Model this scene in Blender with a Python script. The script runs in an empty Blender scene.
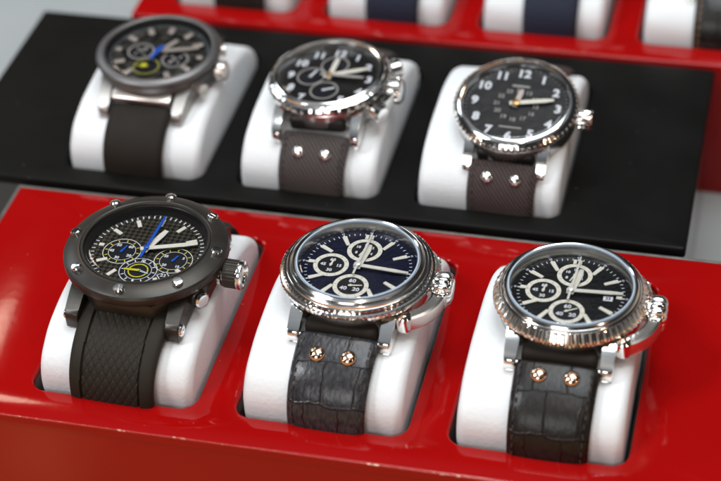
import bpy, bmesh, math, random
from mathutils import Matrix, Vector, Euler
random.seed(7)
R = math.radians
MM = 0.001
C = bpy.context.scene.collection
scene = bpy.context.scene

# ------------------------------------------------------------------ camera, world, lamps, exposure
cam_d = bpy.data.cameras.new('camera')
cam = bpy.data.objects.new('camera', cam_d); C.objects.link(cam); scene.camera = cam
cam_d.sensor_width = 36; cam_d.lens = 95.45; cam_d.clip_start = 0.01; cam_d.clip_end = 50
el, yaw, roll = R(38.433), R(-15.227), R(-3.244)
d = Vector((math.cos(el)*math.sin(yaw), math.cos(el)*math.cos(yaw), -math.sin(el)))
r = d.cross(Vector((0, 0, 1))).normalized(); u = r.cross(d)
r2 = r*math.cos(roll)+u*math.sin(roll); u2 = -r*math.sin(roll)+u*math.cos(roll)
mw = Matrix((r2, u2, -d)).transposed().to_4x4(); mw.translation = Vector((0.19770, -0.36091, 0.36360))
cam.matrix_world = mw
cam_d.dof.use_dof = True; cam_d.dof.focus_distance = 0.542; cam_d.dof.aperture_fstop = 8.6
cam_d.dof.aperture_blades = 7

w = bpy.data.worlds.new('World'); scene.world = w; w.use_nodes = True
nt = w.node_tree; N = nt.nodes; L = nt.links
bg = N['Background']; bg.inputs['Strength'].default_value = 1.0
tc = N.new('ShaderNodeTexCoord'); sep = N.new('ShaderNodeSeparateXYZ'); L.new(tc.outputs['Generated'], sep.inputs[0])
rmp = N.new('ShaderNodeValToRGB'); L.new(sep.outputs['Z'], rmp.inputs[0])
cr = rmp.color_ramp
cr.elements[0].position = 0.0; cr.elements[0].color = (.85, .44, .20, 1)  # warm glow below the horizon, added to tint reflections on the front wall
cr.elements[1].position = 1.0; cr.elements[1].color = (.42, .46, .50, 1)
for p_, c_ in ((.03, (.50, .46, .42, 1)), (.20, (.14, .135, .13, 1)), (.36, (.03, .03, .032, 1)), (.5, (.022, .022, .024, 1)), (.70, (.03, .032, .036, 1)), (.80, (.20, .22, .25, 1))):
    e = cr.elements.new(p_); e.color = c_
vor = N.new('ShaderNodeTexVoronoi'); vor.inputs['Scale'].default_value = 3.2; L.new(tc.outputs['Generated'], vor.inputs['Vector'])
vr = N.new('ShaderNodeValToRGB'); L.new(vor.outputs['Distance'], vr.inputs[0])
vr.color_ramp.elements[0].position = .08; vr.color_ramp.elements[0].color = (2.4, 2.1, 1.8, 1)
vr.color_ramp.elements[1].position = .22; vr.color_ramp.elements[1].color = (.75, .75, .75, 1)
mul = N.new('ShaderNodeMixRGB'); mul.blend_type = 'MULTIPLY'; mul.inputs[0].default_value = 1
L.new(rmp.outputs[0], mul.inputs[1]); L.new(vr.outputs[0], mul.inputs[2]); L.new(mul.outputs[0], bg.inputs['Color'])

def lamp(name, direction, dist, size, power, color, target=(.07, .06, .02)):
    ld = bpy.data.lights.new(name, 'AREA'); ld.shape = 'DISK' if size < .2 else 'SQUARE'; ld.size = size
    ld.energy = power; ld.color = color
    o = bpy.data.objects.new(name, ld); C.objects.link(o)
    dv = Vector(direction).normalized(); o.location = Vector(target)+dv*dist
    o.rotation_euler = dv.to_track_quat('Z', 'Y').to_euler()
    return o
lamp('ceiling_panel_lamp', (-.70, -.38, 1.0), 1.5, .34, 9.5, (.93, .97, 1.0))
lamp('overhead_fill_lamp', (.12, .12, 1.0), 1.6, .90, 17, (.86, .95, 1.0))  # unseen soft fill, added to lift the pillow tops
lamp('side_softbox_lamp', (-1.0, .55, .75), 1.7, .45, 3.5, (.80, .90, 1.0))  # unseen cool softbox, added to whiten the table at back left
lamp('front_fill_lamp', (-.1, -1.0, .62), 1.5, .50, 4.6, (.98, .98, .97))  # unseen front fill, added for pillow fronts and lug reflections
for i, (dv, pw, col) in enumerate([((.5, .1, 1), 2.2, (1, .72, .50)), ((.15, -.45, 1), 2.4, (1, .85, .7)), ((-.1, .35, 1.2), 1.6, (1, .75, .55)),
                                    ((.9, -.5, .7), 1.8, (1, .66, .45)), ((-.9, -.6, .6), 1.5, (1, .8, .62))]):
    lamp('ceiling_spot_lamp', dv, 1.4, .045, pw*.6, col)
lamp('warm_shelf_lamp', (-.395, .65, .655), 1.1, .12, .5, (1, .80, .62), target=(-.022, .006, 0))

vs = scene.view_settings; scene.display_settings.display_device = 'sRGB'
vs.view_transform = 'Standard'; vs.look = 'None'; vs.exposure = 0.0; vs.gamma = 1; vs.use_curve_mapping = False
scene.render.engine = 'CYCLES'
scene.cycles.max_bounces = 10; scene.cycles.transparent_max_bounces = 12

# ------------------------------------------------------------------ materials
def mat(name, col, rough=.4, metal=0.0, noise=None, bump=None, coat=0.0, aniso=0.0, spec=.5, rough_var=None, emit=None):
    """noise=(scale, amount) colour variation; bump=(scale, strength, dist)"""
    m = bpy.data.materials.new(name); m.use_nodes = True
    nt = m.node_tree; b = nt.nodes['Principled BSDF']
    b.inputs['Base Color'].default_value = (*col, 1); b.inputs['Roughness'].default_value = rough
    b.inputs['Metallic'].default_value = metal; b.inputs['Coat Weight'].default_value = coat
    b.inputs['Coat Roughness'].default_value = .06; b.inputs['Specular IOR Level'].default_value = spec
    if aniso: b.inputs['Anisotropic'].default_value = aniso
    t = nt.nodes.new('ShaderNodeTexCoord'); m['tc'] = t.name
    if noise:
        n = nt.nodes.new('ShaderNodeTexNoise'); n.inputs['Scale'].default_value = noise[0]; n.inputs['Detail'].default_value = 6
        nt.links.new(t.outputs['Object'], n.inputs['Vector'])
        rp = nt.nodes.new('ShaderNodeValToRGB'); nt.links.new(n.outputs['Fac'], rp.inputs[0])
        a = noise[1]; rp.color_ramp.elements[0].position = .3; rp.color_ramp.elements[1].position = .7
        rp.color_ramp.elements[0].color = (*[c*(1-a) for c in col], 1); rp.color_ramp.elements[1].color = (*[min(1, c*(1+a)) for c in col], 1)
        nt.links.new(rp.outputs[0], b.inputs['Base Color'])
    if rough_var:
        n = nt.nodes.new('ShaderNodeTexNoise'); n.inputs['Scale'].default_value = rough_var[0]; n.inputs['Detail'].default_value = 8
        nt.links.new(t.outputs['Object'], n.inputs['Vector'])
        mr = nt.nodes.new('ShaderNodeMapRange'); mr.inputs['From Min'].default_value = .3; mr.inputs['From Max'].default_value = .7
        mr.inputs['To Min'].default_value = rough*(1-rough_var[1]); mr.inputs['To Max'].default_value = rough*(1+rough_var[1])
        nt.links.new(n.outputs['Fac'], mr.inputs['Value']); nt.links.new(mr.outputs[0], b.inputs['Roughness'])
    if bump:
        n = nt.nodes.new('ShaderNodeTexNoise'); n.inputs['Scale'].default_value = bump[0]; n.inputs['Detail'].default_value = 5
        nt.links.new(t.outputs['Object'], n.inputs['Vector'])
        bp = nt.nodes.new('ShaderNodeBump'); bp.inputs['Strength'].default_value = bump[1]; bp.inputs['Distance'].default_value = bump[2]
        nt.links.new(n.outputs['Fac'], bp.inputs['Height']); nt.links.new(bp.outputs[0], b.inputs['Normal'])
    return m

def bsdf(m): return m.node_tree.nodes['Principled BSDF']

M_red = mat('red_lacquer', (.315, .0026, .0025), .075, noise=(18, .04), rough_var=(22, .55), bump=(420, .035, .0003), spec=.30)
M_edge = mat('red_worn_glint_edge', (.62, .05, .03), .16, coat=.6, bump=(900, .5, .0004))
def worn_glint_edge():
    m = M_edge; nt = m.node_tree; b = bsdf(m); t = nt.nodes[m['tc']]
    n = nt.nodes.new('ShaderNodeTexNoise'); n.inputs['Scale'].default_value = 140; n.inputs['Detail'].default_value = 9; n.inputs['Roughness'].default_value = .7
    nt.links.new(t.outputs['Object'], n.inputs['Vector'])
    rp = nt.nodes.new('ShaderNodeValToRGB'); nt.links.new(n.outputs['Fac'], rp.inputs[0])
    rp.color_ramp.elements[0].position = .57; rp.color_ramp.elements[0].color = (.4, .012, .008, 1)
    rp.color_ramp.elements[1].position = .65; rp.color_ramp.elements[1].color = (.85, .62, .48, 1)  # pale flecks: worn chips, and edge glints put into the colour
    nt.links.new(rp.outputs[0], b.inputs['Base Color'])
worn_glint_edge()
M_black = mat('black_satin_panel', (.0042, .0041, .0036), .5, noise=(60, .15), rough_var=(45, .2), spec=.12)
M_black_gloss = mat('black_gloss_side', (.035, .032, .03), .14, coat=.3, rough_var=(40, .3))
M_trim = mat('grey_edge_trim', (.13, .125, .115), .3, rough_var=(90, .4), noise=(200, .3))
M_well = mat('smoky_well_liner', (.16, .11, .10), .16, noise=(80, .15), coat=.5)
M_well_black = mat('dark_well_liner', (.03, .03, .032), .25, noise=(80, .2))
M_pillow = mat('white_leatherette', (.80, .82, .84), .55, noise=(30, .02), bump=(900, .40, .0003), spec=.3)
M_table = mat('pale_grey_table', (.37, .395, .395), .22, noise=(9, .08), rough_var=(6, .3))
M_steel = mat('polished_steel', (.88, .86, .83), .12, 1.0)
M_steel_fine = mat('coin_edge_steel', (.90, .87, .83), .13, 1.0)
M_guard = mat('satin_guard_steel', (.92, .88, .82), .27, 1.0)
M_brush = mat('brushed_steel', (.62, .61, .59), .25, 1.0)
M_titan = mat('grey_titanium', (.17, .165, .165), .42, .8)
M_titan_light = mat('light_titanium_lugs', (.36, .34, .32), .36, .9)
M_plate = mat('rose_polished_plate', (.80, .72, .66), .34, .9)
M_gun = mat('black_brushed_coating', (.047, .042, .036), .34, .55, noise=(150, .06), rough_var=(200, .15))
M_gun_gloss = mat('black_polished_coating', (.03, .028, .026), .42, .4)
M_copper = mat('copper_toned_rivet', (.86, .60, .44), .10, 1.0)
M_rubber = mat('black_rubber', (.022, .018, .013), .6, spec=.2, bump=(2500, .12, .0001), noise=(120, .1))
M_rubber_flat = mat('dark_brown_rubber', (.018, .014, .011), .7, spec=.2, bump=(1800, .15, .0001), noise=(120, .12))
M_dark = mat('dark_gap', (.008, .007, .006), .5, noise=(300, .3))
M_cream = mat('cream_lume', (.74, .69, .58), .45, noise=(900, .05))
M_white = mat('white_dial_print', (.72, .72, .74), .5, noise=(900, .04))
M_pale = mat('pale_blue_dial_print', (.40, .48, .58), .5, noise=(900, .04))
M_grey = mat('grey_dial_print', (.36, .33, .30), .5, noise=(900, .1))
M_peach = mat('silvery_peach_marker', (.56, .48, .42), .35, .5, noise=(900, .05))
M_blue = mat('blue_enamel_hand', (.012, .09, .48), .3, noise=(900, .05))
M_yellow = mat('yellow_paint', (.62, .55, .02), .45, noise=(900, .05))
M_olive = mat('olive_yellow_print', (.30, .28, .05), .5, noise=(900, .05))
M_chrome_hand = mat('polished_hand_steel', (.86, .83, .75), .3, .35, noise=(900, .03))
M_gold = mat('golden_hub', (.6, .32, .12), .3, .8, noise=(900, .05))
M_subblack = mat('black_subdial', (.006, .006, .008), .4, noise=(900, .2))
M_thread_dark = mat('dark_thread', (.035, .032, .03), .8, noise=(3000, .3))
M_thread_tan = mat('tan_thread', (.34, .20, .09), .8, noise=(3000, .3))

def dial_mat(name, col, kind):
    m = mat(name, col, .34, 0.0, spec=.4); nt = m.node_tree; b = bsdf(m); t = nt.nodes[m['tc']]
    if kind == 'weave':
        mp = nt.nodes.new('ShaderNodeMapping'); mp.inputs['Rotation'].default_value = (0, 0, R(45)); nt.links.new(t.outputs['Object'], mp.inputs[0])
        ch = nt.nodes.new('ShaderNodeTexChecker'); ch.inputs['Scale'].default_value = 900
        ch.inputs['Color1'].default_value = (*[c*2.6 for c in col], 1); ch.inputs['Color2'].default_value = (*[c*.45 for c in col], 1)
        nt.links.new(mp.outputs[0], ch.inputs['Vector']); nt.links.new(ch.outputs['Color'], b.inputs['Base Color'])
        bp = nt.nodes.new('ShaderNodeBump'); bp.inputs['Strength'].default_value = .6; bp.inputs['Distance'].default_value = .0002
        nt.links.new(ch.outputs['Fac'], bp.inputs['Height']); nt.links.new(bp.outputs[0], b.inputs['Normal'])
    else:
        sc = 900 if kind == 'grid' else 350
        v = nt.nodes.new('ShaderNodeTexVoronoi' if kind == 'grid' else 'ShaderNodeTexNoise'); v.inputs['Scale'].default_value = sc
        nt.links.new(t.outputs['Object'], v.inputs['Vector'])
        o = v.outputs['Distance'] if kind == 'grid' else v.outputs['Fac']
        rp = nt.nodes.new('ShaderNodeValToRGB'); nt.links.new(o, rp.inputs[0])
        lo, hi = (.2, .8) if kind == 'grid' else (.42, .60)
        rp.color_ramp.elements[0].position = lo; rp.color_ramp.elements[1].position = hi
        k = 4.5 if kind == 'works' else 1.3
        rp.color_ramp.elements[0].color = (*[c*.7 for c in col], 1); rp.color_ramp.elements[1].color = (*[c*k for c in col], 1)
        nt.links.new(rp.outputs[0], b.inputs['Base Color'])
        bp = nt.nodes.new('ShaderNodeBump'); bp.inputs['Strength'].default_value = .5; bp.inputs['Distance'].default_value = .0002
        nt.links.new(o, bp.inputs['Height']); nt.links.new(bp.outputs[0], b.inputs['Normal'])
    return m
D_weave = dial_mat('woven_brown_dial', (.020, .017, .012), 'weave')
D_navy = dial_mat('navy_dial', (.0028, .0042, .019), 'grid')
D_black = dial_mat('black_dial', (.004, .004, .005), 'grid')
D_works = dial_mat('open_worked_dial', (.011, .010, .008), 'works')
D_soft = dial_mat('charcoal_dial', (.010, .009, .008), 'soft')

def leather(name, base, dark, rough, grain_scale=.15):
    """crocodile grained leather in strap UV space (mm)"""
    m = mat(name, base, rough, spec=.38); nt = m.node_tree; b = bsdf(m)
    uv = nt.nodes.new('ShaderNodeUVMap'); uv.uv_map = 'UVMap'
    nz = nt.nodes.new('ShaderNodeTexNoise'); nz.inputs['Scale'].default_value = .16; nz.inputs['Detail'].default_value = 3
    nt.links.new(uv.outputs[0], nz.inputs['Vector'])
    ad = nt.nodes.new('ShaderNodeVectorMath'); ad.operation = 'MULTIPLY_ADD'; ad.inputs[1].default_value = (3.2, 3.2, 0)
    nt.links.new(nz.outputs['Color'], ad.inputs[0]); nt.links.new(uv.outputs[0], ad.inputs[2])
    br = nt.nodes.new('ShaderNodeTexBrick'); br.inputs['Scale'].default_value = 1
    br.inputs['Brick Width'].default_value = 9.5; br.inputs['Row Height'].default_value = 11; br.inputs['Mortar Size'].default_value = .36
    br.inputs['Mortar Smooth'].default_value = 1.0; br.offset = .45
    nt.links.new(ad.outputs[0], br.inputs['Vector'])
    n2 = nt.nodes.new('ShaderNodeTexNoise'); n2.inputs['Scale'].default_value = .8; n2.inputs['Detail'].default_value = 8
    mpg = nt.nodes.new('ShaderNodeMapping'); mpg.inputs['Scale'].default_value = (1.2, .6, 1); nt.links.new(uv.outputs[0], mpg.inputs[0])
    nt.links.new(mpg.outputs[0], n2.inputs['Vector'])
    rp = nt.nodes.new('ShaderNodeValToRGB'); nt.links.new(n2.outputs['Fac'], rp.inputs[0])
    rp.color_ramp.elements[0].position = .35; rp.color_ramp.elements[0].color = (*[c*.62 for c in base], 1)
    rp.color_ramp.elements[1].position = .66; rp.color_ramp.elements[1].color = (*[c*1.8 for c in base], 1)
    mx = nt.nodes.new('ShaderNodeMixRGB'); nt.links.new(br.outputs['Fac'], mx.inputs[0]); nt.links.new(rp.outputs[0], mx.inputs[1]); mx.inputs[2].default_value = (*dark, 1)
    nt.links.new(mx.outputs[0], b.inputs['Base Color'])
    h = nt.nodes.new('ShaderNodeMath'); h.operation = 'MULTIPLY_ADD'; h.inputs[1].default_value = -1.0
    nt.links.new(br.outputs['Fac'], h.inputs[0])
    h2 = nt.nodes.new('ShaderNodeMath'); h2.operation = 'MULTIPLY'; h2.inputs[1].default_value = .45; nt.links.new(n2.outputs['Fac'], h2.inputs[0])
    nt.links.new(h2.outputs[0], h.inputs[2])
    bp = nt.nodes.new('ShaderNodeBump'); bp.inputs['Strength'].default_value = .45; bp.inputs['Distance'].default_value = .0006
    nt.links.new(h.outputs[0], bp.inputs['Height']); nt.links.new(bp.outputs[0], b.inputs['Normal'])
    return m
M_croc_brown = leather('grey_brown_crocodile_leather', (.026, .025, .028), (.008, .007, .007), .24)
M_croc_black = leather('black_crocodile_leather', (.0075, .0058, .0048), (.003, .0025, .002), .33)

def canvas(name, a, b_, sc=1.0):
    m = mat(name, a, .75); nt = m.node_tree; b = bsdf(m)
    uv = nt.nodes.new('ShaderNodeUVMap'); uv.uv_map = 'UVMap'
    mp = nt.nodes.new('ShaderNodeMapping'); mp.inputs['Rotation'].default_value = (0, 0, R(40)); mp.inputs['Scale'].default_value = (sc, sc, 1); nt.links.new(uv.outputs[0], mp.inputs[0])
    wv = nt.nodes.new('ShaderNodeTexWave'); wv.inputs['Scale'].default_value = .32; wv.inputs['Distortion'].default_value = .6; nt.links.new(mp.outputs[0], wv.inputs['Vector'])
    ch = nt.nodes.new('ShaderNodeTexChecker'); ch.inputs['Scale'].default_value = 2.2; nt.links.new(uv.outputs[0], ch.inputs['Vector'])
    ch.inputs['Color1'].default_value = (1, 1, 1, 1); ch.inputs['Color2'].default_value = (.45, .45, .45, 1)
    mx = nt.nodes.new('ShaderNodeMixRGB'); mx.inputs[1].default_value = (*a, 1); mx.inputs[2].default_value = (*b_, 1); nt.links.new(wv.outputs['Fac'], mx.inputs[0])
    mu = nt.nodes.new('ShaderNodeMixRGB'); mu.blend_type = 'MULTIPLY'; mu.inputs[0].default_value = .7
    nt.links.new(mx.outputs[0], mu.inputs[1]); nt.links.new(ch.outputs['Color'], mu.inputs[2]); nt.links.new(mu.outputs[0], b.inputs['Base Color'])
    bp = nt.nodes.new('ShaderNodeBump'); bp.inputs['Strength'].default_value = .6; bp.inputs['Distance'].default_value = .0003
    nt.links.new(wv.outputs['Fac'], bp.inputs['Height']); nt.links.new(bp.outputs[0], b.inputs['Normal'])
    return m
M_canvas_brown = canvas('brown_ribbed_canvas', (.018, .015, .014), (.088, .052, .048))
M_canvas_taupe = canvas('taupe_canvas', (.022, .017, .016), (.100, .076, .072), .9)
M_canvas_navy = canvas('navy_canvas', (.006, .009, .028), (.012, .018, .050))

def glass():
    m = bpy.data.materials.new('thin_watch_glass'); m.use_nodes = True; nt = m.node_tree
    for n in list(nt.nodes): nt.nodes.remove(n)
    o = nt.nodes.new('ShaderNodeOutputMaterial'); tr = nt.nodes.new('ShaderNodeBsdfTransparent'); gl = nt.nodes.new('ShaderNodeBsdfGlossy')
    tr.inputs[0].default_value = (.97, .98, 1, 1); gl.inputs['Roughness'].default_value = .03
    fr = nt.nodes.new('ShaderNodeFresnel'); fr.inputs['IOR'].default_value = 1.42; mx = nt.nodes.new('ShaderNodeMixShader')
    nt.links.new(fr.outputs[0], mx.inputs[0]); nt.links.new(tr.outputs[0], mx.inputs[1]); nt.links.new(gl.outputs[0], mx.inputs[2]); nt.links.new(mx.outputs[0], o.inputs[0])
    return m
M_glass = glass()

def dusty(m, scale, size, col):
    nt = m.node_tree; b = bsdf(m); t = nt.nodes[m['tc']]
    v = nt.nodes.new('ShaderNodeTexVoronoi'); v.inputs['Scale'].default_value = scale; nt.links.new(t.outputs['Object'], v.inputs['Vector'])
    lt = nt.nodes.new('ShaderNodeMath'); lt.operation = 'LESS_THAN'; lt.inputs[1].default_value = size; nt.links.new(v.outputs['Distance'], lt.inputs[0])
    src = b.inputs['Base Color'].links[0].from_socket
    mx = nt.nodes.new('ShaderNodeMixRGB'); nt.links.new(lt.outputs[0], mx.inputs[0]); nt.links.new(src, mx.inputs[1]); mx.inputs[2].default_value = (*col, 1)
    nt.links.new(mx.outputs[0], b.inputs['Base Color'])
dusty(M_red, 130, .022, (.42, .20, .18))
dusty(M_black, 150, .030, (.08, .08, .075))

# ------------------------------------------------------------------ mesh helpers (millimetres)
I4 = Matrix.Identity(4)
def T(x, y, z): return Matrix.Translation((x, y, z))
def RX(a): return Matrix.Rotation(R(a), 4, 'X')
def RY(a): return Matrix.Rotation(R(a), 4, 'Y')
def RZ(a): return Matrix.Rotation(R(a), 4, 'Z')
def clk(a, r, z): return T(r*math.sin(R(a)), r*math.cos(R(a)), z) @ RZ(-a)      # clock angle, local +y outward
def NB(): return bmesh.new()

def build(name, bm, m, parent=None, sharp=35, smooth=True):
    bmesh.ops.recalc_face_normals(bm, faces=bm.faces)
    me = bpy.data.meshes.new(name)
    for v in bm.verts: v.co *= MM
    bm.to_mesh(me); bm.free()
    if smooth:
        me.polygons.foreach_set('use_smooth', [True]*len(me.polygons)); me.set_sharp_from_angle(angle=R(sharp))
    me.materials.append(m)
    o = bpy.data.objects.new(name, me); C.objects.link(o)
    if parent: o.parent = parent
    return o

def lathe(bm, prof, segs=48, M=I4, mod=None, close=False):
    rings = []
    for j, (rr, z) in enumerate(prof):
        if rr < 1e-6: rings.append([bm.verts.new(M @ Vector((0, 0, z)))]); continue
        ring = []
        for i in range(segs):
            a = 2*math.pi*i/segs; q = rr+(mod(i, j) if mod else 0)
            ring.append(bm.verts.new(M @ Vector((q*math.sin(a), q*math.cos(a), z))))
        rings.append(ring)
    pairs = list(zip(rings, rings[1:]))
    if close: pairs.append((rings[-1], rings[0]))
    for A, B in pairs:
        for i in range(segs):
            k = (i+1) % segs
            if len(A) == 1 and len(B) == 1: continue
            if len(A) == 1: bm.faces.new((A[0], B[i], B[k]))
            elif len(B) == 1: bm.faces.new((A[i], A[k], B[0]))
            else: bm.faces.new((A[i], A[k], B[k], B[i]))
    return bm

def box(bm, sx, sy, sz, M=I4, bev=0, seg=2):
    g = bmesh.ops.create_cube(bm, size=1, matrix=M @ Matrix.Diagonal((sx, sy, sz, 1)))
    if bev:
        es = list({e for v in g['verts'] for e in v.link_edges})
        bmesh.ops.bevel(bm, geom=es, offset=bev, segments=seg, affect='EDGES', profile=.5)
    return bm

def prism(bm, pts, z0, z1, M=I4, bev=0, seg=2):
    a = [bm.verts.new(M @ Vector((x, y, z0))) for x, y in pts]; b = [bm.verts.new(M @ Vector((x, y, z1))) for x, y in pts]
    fs = [bm.faces.new(a[::-1]), bm.faces.new(b)]; n = len(pts)
    for i in range(n): fs.append(bm.faces.new((a[i], a[(i+1) % n], b[(i+1) % n], b[i])))
    if bev:
        es = list({e for f in fs for e in f.edges})
        bmesh.ops.bevel(bm, geom=es, offset=bev, segments=seg, affect='EDGES', profile=.5)
    return bm

def text(bm, s, size, M, off=0.0, ext=.05, sx=1.0):
    cu = bpy.data.curves.new('t', 'FONT'); cu.body = s; cu.size = size; cu.align_x = 'CENTER'; cu.align_y = 'CENTER'
    cu.extrude = ext; cu.offset = off; cu.resolution_u = 3
    ob = bpy.data.objects.new('t', cu); me = bpy.data.meshes.new_from_object(ob)
    me.transform(M @ Matrix.Diagonal((sx, 1, 1, 1))); bm.from_mesh(me)
    bpy.data.meshes.remove(me); bpy.data.objects.remove(ob); bpy.data.curves.remove(cu)
    return bm

def sweep(bm, path, width, thick, hfun=None, nx=24, edge=7.0):
    """strap: path of (y,z); width(s), thick(s) in mm; hfun(x_mm, s)"""
    uvl = bm.loops.layers.uv.new('UVMap')
    n = len(path); s = 0; rows = []; uvs = {}
    for i, (y, z) in enumerate(path):
        a = path[max(i-1, 0)]; b = path[min(i+1, n-1)]
        ty, tz = b[0]-a[0], b[1]-a[1]; l = math.hypot(ty, tz); ty /= l; tz /= l
        ny, nz = tz, -ty
        if nz < 0 or (abs(nz) < 1e-3 and False): ny, nz = -ny, -nz
        if i: s += math.hypot(y-path[i-1][0], z-path[i-1][1])
        w_, t_ = width(s), thick(s); row = []
        endf = min(1, (s+.15)/1.2)**.5
        for k in range(nx+1):
            uu = -1+2*k/nx; h = t_/2*(1-abs(uu)**edge)**.5*(.82+.18*(1-uu*uu))*endf
            if hfun: h += hfun(uu*w_/2, s, uu)
            v = bm.verts.new((uu*w_/2, y+ny*h, z+nz*h)); uvs[v] = (uu*w_/2, s); row.append(v)
        for k in range(nx-1, 0, -1):
            uu = -1+2*k/nx; h = -t_/2*(1-abs(uu)**edge)**.5*endf
            v = bm.verts.new((uu*w_/2, y+ny*h, z+nz*h)); uvs[v] = (uu*w_/2, s); row.append(v)
        rows.append(row)
    m = len(rows[0])
    for A, B in zip(rows, rows[1:]):
        for k in range(m): bm.faces.new((A[k], A[(k+1) % m], B[(k+1) % m], B[k]))
    bm.faces.new(rows[0]); bm.faces.new(rows[-1][::-1])
    for f in bm.faces:
        for lp in f.loops: lp[uvl].uv = uvs[lp.vert]
    return bm

def bar(bm, pts, prof, up=Vector((0, 0, 1)), M=I4):
    """sweep a closed 2D profile (side, up) along 3D points"""
    rows = []
    for i, p in enumerate(pts):
        p = Vector(p); a = Vector(pts[max(i-1, 0)]); b = Vector(pts[min(i+1, len(pts)-1)])
        t = (b-a).normalized(); sd = t.cross(up).normalized(); un = sd.cross(t)
        k = 1.0
        rows.append([bm.verts.new(M @ (p+sd*x+un*z)) for x, z in prof])
    n = len(prof)
    for A, B in zip(rows, rows[1:]):
        for k in range(n): bm.faces.new((A[k], A[(k+1) % n], B[(k+1) % n], B[k]))
    bm.faces.new(rows[0]); bm.faces.new(rows[-1][::-1])
    return bm

def tag(o, label=None, cat=None, group=None, kind=None):
    if label: o['label'] = label
    if cat: o['category'] = cat
    if group: o['group'] = group
    if kind: o['kind'] = kind
    return o
def thing(name, label, cat, loc, rot=(0, 0, 0), group=None):
    o = bpy.data.objects.new(name, None); C.objects.link(o); o.empty_display_size = .01
    o.location = [v*MM for v in loc]; o.rotation_euler = [R(a) for a in rot]
    return tag(o, label, cat, group)

# ------------------------------------------------------------------ setting
TZ = -52.0
bm = NB(); bmesh.ops.create_grid(bm, x_segments=2, y_segments=2, size=1); bmesh.ops.transform(bm, verts=bm.verts, matrix=T(0, 1486, TZ) @ Matrix.Diagonal((2500, 1500, 1, 1)))
tag(build('table', bm, M_table), kind='structure')

# ------------------------------------------------------------------ trays
def rr(cx, cy, w_, h_, rad, o=0, n=6):
    w2, h2, rad = w_/2+o, h_/2+o, max(rad+o, .05); P = []
    for qx, qy, a0 in ((1, 1, 0), (-1, 1, 90), (-1, -1, 180), (1, -1, 270)):
        for k in range(n+1):
            a = R(a0+90*k/n); P.append((cx+qx*(w2-rad)+rad*math.cos(a), cy+qy*(h2-rad)+rad*math.sin(a)))
    return P
def panel(bm, outer, holes, ztop, hrad, bev, depth, base):
    """top sheet with rounded-over holes and outer edge, outer walls down to base"""
    def loop(pts, z): return [bm.verts.new((x, y, z)) for x, y in pts]
    def ring(A, B):
        n = len(A)
        for i in range(n): bm.faces.new((A[i], A[(i+1) % n], B[(i+1) % n], B[i]))
    edges = []
    cx, cy, w_, h_ = outer; tops = []
    def stack(cx, cy, w_, h_, rad, sgn, zend):
        prev = None
        for k in range(5):
            a = R(90*k/4); o = sgn*bev*(1-math.sin(a)); z = ztop-bev*(1-math.cos(a))
            lp = loop(rr(cx, cy, w_, h_, rad, o), z)
            if prev: ring(prev, lp)
            else: first = lp
            prev = lp
        lp = loop(rr(cx, cy, w_, h_, rad, 0), zend); ring(prev, lp)
        return first
    tops.append(stack(cx, cy, w_, h_, 1.2, -1, base))
    for (hx, hy, hw, hh) in holes: tops.append(stack(hx, hy, hw, hh, hrad, 1, ztop-depth))
    for lp in tops:
        for i in range(len(lp)): edges.append(bm.edges.get((lp[i], lp[(i+1) % len(lp)])) or bm.edges.new((lp[i], lp[(i+1) % len(lp)])))
    bmesh.ops.triangle_fill(bm, use_beauty=True, use_dissolve=False, edges=edges, normal=(0, 0, 1))
    return bm
def well(hx, hy, hw, hh, z0, z1, rad, m, parent):
    bm = NB(); a = [bm.verts.new((x, y, z0)) for x, y in rr(hx, hy, hw, hh, rad, .0)]; b = [bm.verts.new((x, y, z1)) for x, y in rr(hx, hy, hw, hh, rad, -.8)]
    n = len(a)
    for i in range(n): bm.faces.new((a[i], a[(i+1) % n], b[(i+1) % n], b[i]))
    bm.faces.new(b)
    return build('well', bm, m, parent)

def tray(name, label, x0, x1, y0, y1, ztop, holes, mats, hrad=5.0, trims=()):
    cx, cy = (x0+x1)/2, (y0+y1)/2
    root = thing(name, label, 'display tray', (cx, cy, TZ), group='watch display trays stepped one behind another')
    off = Vector((-cx, -cy, -TZ))
    H = [(hx-cx, hy-cy, hw, hh) for hx, hy, hw, hh in holes]
    bm = NB(); panel(bm, (0, 0, x1-x0, y1-y0), H, ztop-TZ, hrad, .9, 2.0, 3.0 if False else ztop-TZ-3.0)
    build('top_panel', bm, mats[0], root, 50)
    # side walls as one body below the panel
    bm = NB(); ins = .35; A = rr(0, 0, x1-x0-2*ins, y1-y0-2*ins, 1.0)
    a = [bm.verts.new((x, y, ztop-TZ-3.0)) for x, y in A]; b = [bm.verts.new((x, y, 0.3)) for x, y in A]; n = len(a)
    for i in range(n): bm.faces.new((a[i], a[(i+1) % n], b[(i+1) % n], b[i]))
    build('side_wall', bm, mats[1], root)
    for h in H: well(*h, ztop-TZ-2.0, ztop-TZ-22, hrad, mats[2], root)
    for (sx, sy, px, py) in trims:
        bm = NB(); box(bm, sx, sy, 3.2, T(px-cx, py-cy, ztop-TZ-1.9), .3); build('edge_trim', bm, M_trim, root)
    return root

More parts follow.
